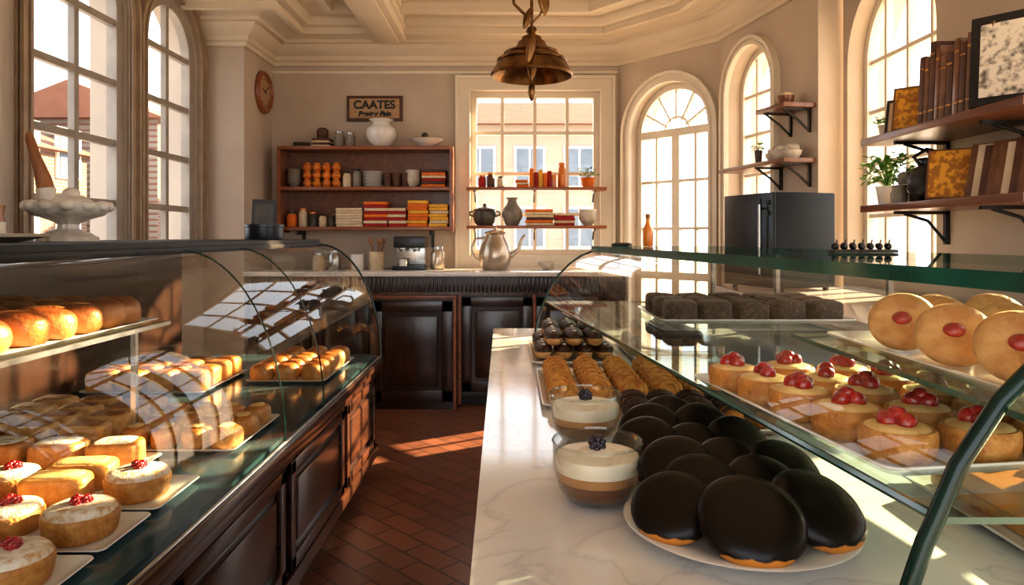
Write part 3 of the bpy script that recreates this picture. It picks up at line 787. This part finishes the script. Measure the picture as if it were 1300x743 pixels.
b.done('amber_cup_stack')
jar('glass_jar',-1.33,5.72,1.652,.035,.13,M_ccr,M_black); jar('glass_jar',-1.25,5.72,1.652,.035,.15,M_grey,M_black)
plates('plate_stack',-1.12,5.72,1.652,.085,.13,8,M_white)
b=B()
for j in range(3):
    for i in range(2): b.lathe([(0,0),(.026,0),(.034,.06),(.030,.06),(0,.012)],M_brown,(-1.0+j*.072,5.70,1.652+i*.055),seg=20)
b.done('brown_cup_stack')
bowls('bowl_stack',-.80,5.72,1.652,.06,.14,6,M_cer2)
stack('cookbook_stack',-.72,-.53,5.64,5.80,1.652,.14,[M_cor,M_brown,M_cred,M_ccr],6)
for i,(x,r,h,m,l) in enumerate(((-1.77,.04,.12,M_cor,M_black),(-1.68,.035,.15,M_paper,M_amber),(-1.60,.035,.12,M_potd,M_amber),(-1.52,.032,.10,M_ccr,M_brown),(-1.45,.030,.09,M_potd,M_black))):
    jar('spice_jar',x,5.70,1.335,r,h,m,l)
stack('folded_linen_stack',-1.40,-1.19,5.62,5.80,1.335,.15,[M_ccr,M_paper],7)
stack('folded_linen_stack',-1.18,-.99,5.62,5.80,1.335,.20,[M_cred,M_ccr,M_cred,M_cor],8)
stack('folded_linen_stack',-.985,-.84,5.62,5.80,1.335,.15,[M_cred,M_ccr],6)
stack('folded_linen_stack',-.83,-.67,5.62,5.80,1.335,.21,[M_cor,M_cye,M_cor],8)
stack('folded_linen_stack',-.66,-.51,5.62,5.80,1.335,.18,[M_cye,M_ccr,M_cye],7)
for z in (1.345,1.65):
    b=B(); b.box(-.36,.75,5.60,5.80,z-.025,z,M_red,bev=.003)
    for x in (-.30,.18,.66):
        b.box(x-.008,x+.008,5.78,5.845,z-.025,z-.002,M_black)
        b.tube([(x,5.64,z-.03),(x,5.74,z-.05),(x,5.80,z-.11)],.007,M_black,8)
    b.done('window_shelf')
jar('spice_jar',-.24,5.70,1.65,.03,.10,M_cred,M_amber); jar('spice_jar',-.17,5.70,1.65,.032,.12,M_brown,M_amber); jar('spice_jar',-.09,5.70,1.65,.028,.09,M_ccr,M_black)
stack('cookbook_stack',.03,.13,5.63,5.77,1.65,.06,[M_cor,M_ccr],3)
b=B()
for k in range(6): b.box(.14+k*.036,.172+k*.036,5.64,5.76,1.65,1.65+(.15,.12,.14,.11,.13,.10)[k],(M_cor,M_cred,M_cye,M_cor,M_cred,M_amber)[k],bev=.003)
b.done('cookbook_row')
jar('amber_bottle',.40,5.70,1.65,.032,.20,M_amber,M_amber)
def plant(name,x,y,z,r,h,pm,n=60,pr=.05,ph=.07,ls=.03):
    b=B(); b.lathe([(0,0),(pr*.75,0),(pr,ph*.9),(pr*1.06,ph*.9),(pr*1.06,ph),(pr*.9,ph),(0,ph*.85)],pm,(x,y,z))
    for k in range(n):
        a=R.uniform(0,2*pi); e=R.uniform(.1,1); rr=r*math.sqrt(R.random()); zz=z+ph+h*R.uniform(.15,1)*(1-.3*rr/r)
        p=Vector((x+rr*math.cos(a),y+rr*math.sin(a),zz))
        if k%4==0: b.tube([(x,y,z+ph*.9),((x+p.x)/2,(y+p.y)/2,(z+ph+p.z)/2+.01),p],.0015,M_leaf,5)
        T=Matrix.Translation(p)@Matrix.Rotation(a,4,'Z')@Matrix.Rotation(R.uniform(-.8,.8),4,'Y')@Matrix.Rotation(R.uniform(-.6,.6),4,'X')
        s=ls*R.uniform(.7,1.2)
        b.add([(0,0,0),(s*.4,s*.32,.1*s),(s,0,0),(s*.4,-s*.32,.1*s)],[(0,1,2,3)],M_leaf,T)
    return b.done(name,recalc=False)
plant('potted_plant',.61,5.70,1.65,.07,.10,M_cor,50,.055,.08)
b=B(); b.lathe([(0,0),(.06,0),(.085,.03),(.095,.09),(.085,.12),(.095,.125),(.09,.13),(.03,.15),(.012,.155),(.015,.175),(0,.178)],M_potd,(-.22,5.70,1.345))
for s in (-1,1): b.tube([(-.22+s*.09,5.70,1.42),(-.22+s*.12,5.70,1.43),(-.22+s*.12,5.70,1.455),(-.22+s*.09,5.70,1.46)],.007,M_potd,8)
b.done('lidded_stoneware_pot')
vessel('stoneware_vase',0.0,5.70,1.345,[(0,0),(.045,0),(.055,.01),(.085,.07),(.08,.13),(.045,.17),(.035,.20),(.05,.225),(.045,.225),(.03,.2),(0,.19)],M_grey)
stack('cookbook_stack',.11,.33,5.62,5.78,1.345,.13,[M_ccr,M_cor,M_brown,M_ccr],6)
stack('cookbook_stack',.34,.50,5.62,5.78,1.345,.10,[M_cred,M_ccr,M_cred],5)
bowls('bowl_stack',.61,5.70,1.345,.075,.13,4,M_cer2)

# back counter items
b=B(); b.lathe([(0,0),(.085,0),(.10,.01),(.12,.06),(.125,.12),(.11,.19),(.075,.25),(.07,.27),(.085,.285),(.08,.29),(.03,.305),(.012,.31),(.014,.33),(0,.335)],M_pewter,(-.13,5.45,1.0),seg=36)
b.tube([(-.02,5.45,1.10),(.05,5.45,1.16),(.07,5.45,1.23),(.10,5.45,1.27)],[.022,.016,.012,.010],M_pewter)
b.tube([(-.235,5.45,1.07),(-.29,5.45,1.10),(-.31,5.45,1.17),(-.28,5.45,1.24),(-.205,5.45,1.25)],.010,M_pewter)
b.done('pewter_coffee_pot')
b=B()
b.box(-.92,-.66,5.42,5.68,1.0,1.03,M_gun,bev=.006); b.box(-.90,-.68,5.56,5.67,1.03,1.24,M_steel,bev=.01); b.box(-.91,-.67,5.43,5.67,1.17,1.26,M_gun,bev=.012)
for x in (-.84,-.74):
    b.lathe([(0,0),(.028,0),(.028,.025),(0,.025)],M_steel,(x,5.47,1.145)); b.tube([(x,5.46,1.155),(x,5.37,1.15)],.008,M_black)
b.lathe([(0,0),(.03,0),(.03,.05),(.026,.05),(0,.005)],M_white,(-.84,5.47,1.03)); b.done('espresso_machine')
def crock(name,x,y,m,r=.06,h=.14,ut=True):
    b=B(); b.lathe([(0,0),(r*.9,0),(r,.01),(r,h*.9),(r*1.06,h),(r*.95,h),(r*.9,h*.2),(0,h*.15)],m,(x,y,1.0))
    if ut:
        for k in range(5):
            a=k*1.3; b.tube([(x+.01*math.cos(a),y+.01*math.sin(a),1.03),(x+r*.9*math.cos(a),y+r*.5*math.sin(a),1.0+h*1.5)],.006,M_pwood,8)
            b.ell((x+r*.95*math.cos(a),y+r*.53*math.sin(a),1.0+h*1.6),(.016,.008,.028),M_pwood,seg=10,rings=6)
    return b.done(name)
crock('utensil_crock',-1.06,5.55,M_ccr); crock('utensil_crock',-1.20,5.5,M_white,.05,.12,False)
jar('storage_canister',-.58,5.52,1.0,.055,.18,M_pewter,M_steel); jar('storage_canister',-1.38,5.5,1.0,.05,.15,M_steel,M_steel)
bowls('bowl_stack',.28,5.5,1.0,.085,.06,1,M_cer2)
jar('spice_jar',-1.50,5.5,1.0,.045,.13,M_ccr,M_steel)

# sign
b=B(); b.box(-1.36,-.90,5.825,5.847,2.205,2.415,M_brown,bev=.005); b.box(-1.335,-.925,5.820,5.826,2.23,2.39,M_plaque)
sg=b.done('bakery_sign')
def text(s,x,z,size,y,m,shear=0):
    cu=bpy.data.curves.new('sign_text','FONT'); cu.body=s; cu.size=size; cu.align_x='CENTER'; cu.extrude=.002; cu.shear=shear; cu.offset=.003
    o=bpy.data.objects.new('sign_text',cu); scene.collection.objects.link(o); o.rotation_euler=(pi/2,0,0); o.location=(x,y,z); cu.materials.append(m)
    o.parent=sg; o.matrix_parent_inverse=Matrix.Translation(-sg.location); return o
text('CAATES',-1.13,2.308,.095,5.818,M_black); text('Pewter Pain',-1.13,2.248,.055,5.818,M_black,.3)
# clock
T=Matrix.Translation((XL,5.62,2.40))@Matrix.Rotation(pi/2,4,'Y')
b=B(); b.lathe([(0,0),(.165,0),(.17,.01),(.165,.03),(.15,.04),(.135,.03),(.13,.02)],M_red,M=T,seg=48); b.lathe([(.132,.02),(0,.02)],M_plaque,M=T,seg=40)
for k in range(12):
    Tk=T@Matrix.Rotation(k*pi/6,4,'Z'); b.box(.10,.12,-.004,.004,.0205,.023,M_black,Tk)
b.box(-.01,.09,-.004,.004,.024,.026,M_black,T@Matrix.Rotation(2.2,4,'Z')); b.box(-.01,.065,-.005,.005,.027,.029,M_black,T@Matrix.Rotation(4.4,4,'Z'))
b.done('wall_clock')
# pendant lamp
lx,ly=.10,3.6
b=B()
b.lathe([(0,ZC),(.07,ZC),(.065,ZC-.03),(.02,ZC-.05),(0,ZC-.05)],M_brass,(lx,ly,0))
b.tube([(lx,ly,ZC-.04),(lx,ly,2.30)],.008,M_brass)
b.lathe([(0,2.325),(.022,2.32),(.03,2.30),(.02,2.285),(.05,2.27),(.055,2.25),(.07,2.245),(.08,2.22),(.135,2.185),(.17,2.15),(.195,2.105),(.208,2.078),(.203,2.070),(.19,2.095),(.16,2.14),(.12,2.175),(.07,2.20),(0,2.21)],M_brass,(lx,ly,0),seg=48)
for r,z in ((.203,2.082),(.172,2.152),(.137,2.187)):
    b.tube([(lx+r*math.cos(2*pi*k/36),ly+r*math.sin(2*pi*k/36),z) for k in range(37)],.006,M_brass,6,ref=Vector((0,0,1)))
b.lathe([(0,2.21),(.03,2.20),(.035,2.17),(.02,2.13),(.028,2.11),(.018,2.08),(.008,2.05),(.016,2.02),(.02,1.99),(.012,1.96),(0,1.94)],M_brass,(lx,ly,0))
def leaf3(b,c,L,w,tilt,rz):
    b.ell((0,0,0),(w,.010,L),M_brass,e1=1.3,seg=14,rings=12,M=Matrix.Translation(c)@Matrix.Rotation(rz,4,'Z')@Matrix.Rotation(tilt,4,'Y'))
leaf3(b,(lx-.02,ly-.03,2.36),.06,.022,.35,0); leaf3(b,(lx+.06,ly-.02,2.45),.075,.03,-.1,.2); leaf3(b,(lx-.01,ly-.215,2.17),.085,.022,.15,0)
b.tube([(lx,ly,2.36),(lx-.05,ly,2.40),(lx-.09,ly,2.44),(lx-.10,ly,2.50),(lx-.06,ly,2.53)],.008,M_brass)
b.tube([(lx,ly,2.34),(lx+.04,ly,2.38),(lx+.06,ly,2.42)],.006,M_brass)
b.done('pendant_lamp')

# ---------------------------------------------------------------- left case top items
zt2=1.2435
b=B(); cx,cy=-1.44,2.3
b.lathe([(0,0),(.085,0),(.085,.012),(.06,.028),(.03,.04),(.028,.055),(.05,.068),(.10,.085),(.118,.105),(.122,.122),(.114,.124),(.09,.105),(0,.09)],M_cer2,(cx,cy,zt2),seg=72,flute=.035,nf=12)
b.ell((cx,cy,zt2+.115),(.075,.075,.04),M_cer2,seg=24,rings=10,lump=.15,lf=20)
for k in range(12): a=2*pi*k/12; b.ell((cx+.110*math.cos(a),cy+.110*math.sin(a),zt2+.113),(.022,.022,.018),M_cer2,seg=12,rings=8)
b.ell((cx+.01,cy,zt2+.155),(.026,.026,.020),M_cer2,seg=16,rings=8)
b.done('scalloped_pedestal_bowl')
b=B(); b.tube([(cx-.040,cy-.05,zt2+.165),(cx-.048,cy-.05,zt2+.20),(cx-.072,cy-.05,zt2+.27),(cx-.090,cy-.05,zt2+.325),(cx-.096,cy-.05,zt2+.345)],[.026,.023,.015,.014,.007],M_pwood,16)
b.tube([(cx-.034,cy-.05,zt2+.125),(cx-.040,cy-.05,zt2+.168)],[.026,.028],M_cer2,16); b.done('wooden_pestle')
b=B(); b.lathe([(0,0),(.08,0),(.15,.015),(.155,.022),(.148,.024),(.07,.010),(0,.008)],M_paper,(-1.42,1.90,zt2),seg=40); b.done('clay_plate')
b=B(); b.lathe([(0,.009),(.045,.009),(.052,.02),(.052,.055)],M_cer2,(-1.42,1.90,zt2)); b.lathe([(.052,.055),(.047,.075),(.052,.10),(.048,.10),(.04,.03),(0,.03)],M_pwood,(-1.42,1.90,zt2)); b.done('clay_cup')
b=B(); b.lathe([(0,0),(.09,0),(.092,.01),(.092,.06),(.096,.062),(.096,.075),(0,.078)],M_gun,(-1.24,3.55,zt2),seg=32); b.done('round_tin')
b=B(); T=Matrix.Translation((-1.30,3.70,zt2))@Matrix.Rotation(-.12,4,'X')@Matrix.Rotation(.3,4,'Z')
b.box(-.06,.06,0,.012,.003,.21,M_black,T); b.box(-.045,.045,-.002,.001,.02,.19,M_potd,T); b.box(-.01,.01,.01,.06,.002,.012,M_black,T); b.done('small_picture_frame')

# ---------------------------------------------------------------- right wall shelves
for z in (1.395,1.69):
    b=B(); b.box(1.55,XR-.002,2.15,3.156,z-.03,z,M_redy,bev=.003)
    for y in (2.45,3.0):
        b.box(1.62,XR-.002,y-.01,y+.01,z-.042,z-.03,M_black); b.box(XR-.02,XR-.002,y-.01,y+.01,z-.17,z-.03,M_black); b.tube([(1.66,y,z-.04),(1.76,y,z-.07),(XR-.015,y,z-.16)],.007,M_black,8)
    b.done('bracket_shelf')
plant('potted_succulent',1.64,3.10,1.69,.045,.05,M_cer2,40,.035,.055,.025)
def leanbox(name,x,y,z,w,h,t,ang,mf,mi,rz=pi/2,parts=True,bd=.015):
    b=B(); T=Matrix.Translation((x,y,z))@Matrix.Rotation(-rz,4,'Z')@Matrix.Rotation(-ang,4,'X')
    b.box(-w/2,w/2,0,t,0.002,h,mf,T,bev=.002)
    if parts: b.box(-w/2+bd,w/2-bd,-.003,.001,.002+bd,h-bd,mi,T)
    return b.done(name)
leanbox('small_framed_print',1.64,3.0,1.69,.13,.16,.012,.2,M_black,M_paper,rz=.9)
leanbox('ornate_gold_book',1.62,2.88,1.69,.15,.19,.02,.2,M_brown2,M_gold,rz=.8,bd=.01)
b=B()
y=2.80
for k in range(12):
    t=R.uniform(.026,.038); h=R.uniform(.24,.32)
    T=Matrix.Translation((0,y,1.69))@Matrix.Rotation(.07,4,'X')
    m=(M_brown,M_brown2,M_brown,M_redy,M_brown2,M_brown,M_redy)[k%7]
    b.box(1.60,1.78,-t,0,.004,h,m,T,bev=.004); b.box(1.605,1.785,-t+.003,-.003,h-.004,h+.001,M_paper,T)
    for zz in (.05,h-.05): b.box(1.5985,1.60,-t+.003,-.003,zz,zz+.006,M_gold,T)
    y-=t+.004
b.done('antique_book_row')
leanbox('framed_engraving',1.61,2.31,1.69,.22,.31,.018,.10,M_black,M_art,rz=.9,bd=.03)
plant('potted_herb',1.62,3.06,1.395,.095,.16,M_white,200,.045,.08,.036)
b=B()
for k in range(3):
    b.lathe([(0,0),(.032,0),(.034,.04),(.026,.06),(.028,.075),(0,.078)],(M_grey,M_potd,M_cer2)[k],(1.60+.075*k,2.93,1.395),seg=20)
for k in range(2): b.lathe([(0,0),(.03,0),(.034,.03),(.026,.05),(0,.055)],M_grey,(1.63+.07*k,2.93,1.4735),seg=20)
b.done('spice_pot_group')
b=B(); b.lathe([(0,0),(.05,0),(.06,.01),(.09,.05),(.092,.09),(.07,.13),(.045,.145),(.045,.16),(.055,.17),(.05,.17),(.035,.15),(0,.14)],M_black,(1.645,2.77,1.395),seg=36)
b.tube([(1.60,2.77,1.53),(1.57,2.77,1.57),(1.62,2.77,1.60),(1.70,2.77,1.58),(1.70,2.77,1.53)],.008,M_black); b.done('black_teapot_vase')
leanbox('ornate_gold_book',1.62,2.59,1.395,.20,.20,.025,.28,M_brown2,M_gold,rz=.75,bd=.008)
b=B()
for k in range(8):
    T=Matrix.Translation((1.63+.004*k,2.46-.032*k,1.395))@Matrix.Rotation(-1.15,4,'Z')@Matrix.Rotation(-.25,4,'X')
    b.box(-.065,.065,0,.016,.003,.20-.006*(k%3),(M_brown2,M_paper,M_brown,M_brown2)[k%4],T,bev=.002)
b.done('leaning_notebook_row')
dB,nB,LB=wdir(B0,B1); MB=frameM((B0[0],B0[1],0),dB,nB)
for (u0,u1,z) in ((.36,1.14,1.70),(.84,1.14,2.01)):
    b=B(); b.box(u0,u1,.002,.20,z-.025,z,M_redy,MB,bev=.003)
    for u in ((u0+.06 if u1-u0<.5 else .80),u1-.05):
        b.box(u-.008,u+.008,.002,.016,z-.16,z-.02,M_black,MB); b.tube([(u,.012,z-.15),(u,.08,z-.09),(u,.17,z-.03)],.007,M_black,8,MB); b.box(u-.008,u+.008,.002,.18,z-.034,z-.025,M_black,MB)
    b.done('bracket_shelf')
def atB(u,w,z): return MB@Vector((u,w,z))
p=atB(.70,.10,1.70); plant('potted_succulent',p.x,p.y,p.z,.03,.05,M_potd,20,.025,.09,.03)
b=B(); 
for k,(u,w) in enumerate(((.88,.10),(.97,.11),(1.05,.09))):
    p=atB(u,w,1.70); b.lathe([(0,0),(.03,0),(.05,.03),(.055,.05),(.05,.052),(.03,.02),(0,.015)],M_cer2,(p.x,p.y,p.z)); b.ell((p.x,p.y,p.z+.06),(.04,.04,.03),M_cer2,seg=14,rings=8,lump=.3,lf=40)
b.done('ceramic_bowl_group')
p=atB(1.0,.1,2.01); b=B(); b.lathe([(0,0),(.03,0),(.045,.03),(.05,.06),(.045,.06),(0,.02)],M_redy,(p.x,p.y,p.z)); b.ell((p.x,p.y,p.z+.06),(.04,.04,.025),M_ccr,seg=12,rings=8,lump=.3,lf=40); b.done('small_clay_pot')

# on canopy top
zc=1.2245
b=B(); b.lathe([(0,0),(.016,0),(.018,.004),(.018,.06),(.008,.08),(.007,.10)],M_amber,(.47,2.45,zc),seg=20); b.lathe([(0,.097),(.009,.097),(.009,.112),(0,.112)],M_pwood,(.47,2.45,zc),seg=16); b.done('syrup_bottle')
b=B(); b.box(.69,.83,1.52,1.55,zc,zc+.007,M_black,bev=.003)
for k in range(7):
    x=.70+k*.019; b.ell((x,1.535,zc+.013),(.008,.010,.008),M_black,seg=10,rings=6,lump=.3,lf=80); b.tube([(x,1.535,zc+.012),(x+.004,1.535,zc+.028)],.0016,M_black,6)
b.done('place_card_holder')
b=B(); b.lathe([(0,0),(.035,0),(.038,.006),(.03,.012),(0,.012)],M_black,(.39,2.52,zc),seg=24); b.done('small_dish')

# ---------------------------------------------------------------- light
w=bpy.data.worlds.new('sky'); scene.world=w; w.use_nodes=True
bg=w.node_tree.nodes['Background']; bg.inputs[0].default_value=(.93,.96,1,1); bg.inputs[1].default_value=3.1
sl=bpy.data.lights.new('sun','SUN'); sl.energy=36; sl.angle=.012; sl.color=(1,.73,.42)
so=bpy.data.objects.new('sun',sl); scene.collection.objects.link(so)
so.rotation_euler=Vector((-1,-.6,-.45)).to_track_quat('-Z','Y').to_euler(); so.location=(8,6,6)
cam=bpy.data.cameras.new('camera'); co=bpy.data.objects.new('camera',cam); scene.collection.objects.link(co)
co.location=(0,0,1.26); co.rotation_euler=(pi/2,0,0); cam.sensor_width=36; cam.lens=36*900/1300; cam.shift_y=-71.5/1300; cam.clip_start=.02
scene.camera=co
scene.view_settings.view_transform='Standard'
try: scene.view_settings.look='Medium High Contrast'
except Exception: scene.view_settings.look='None'
scene.view_settings.exposure=.15
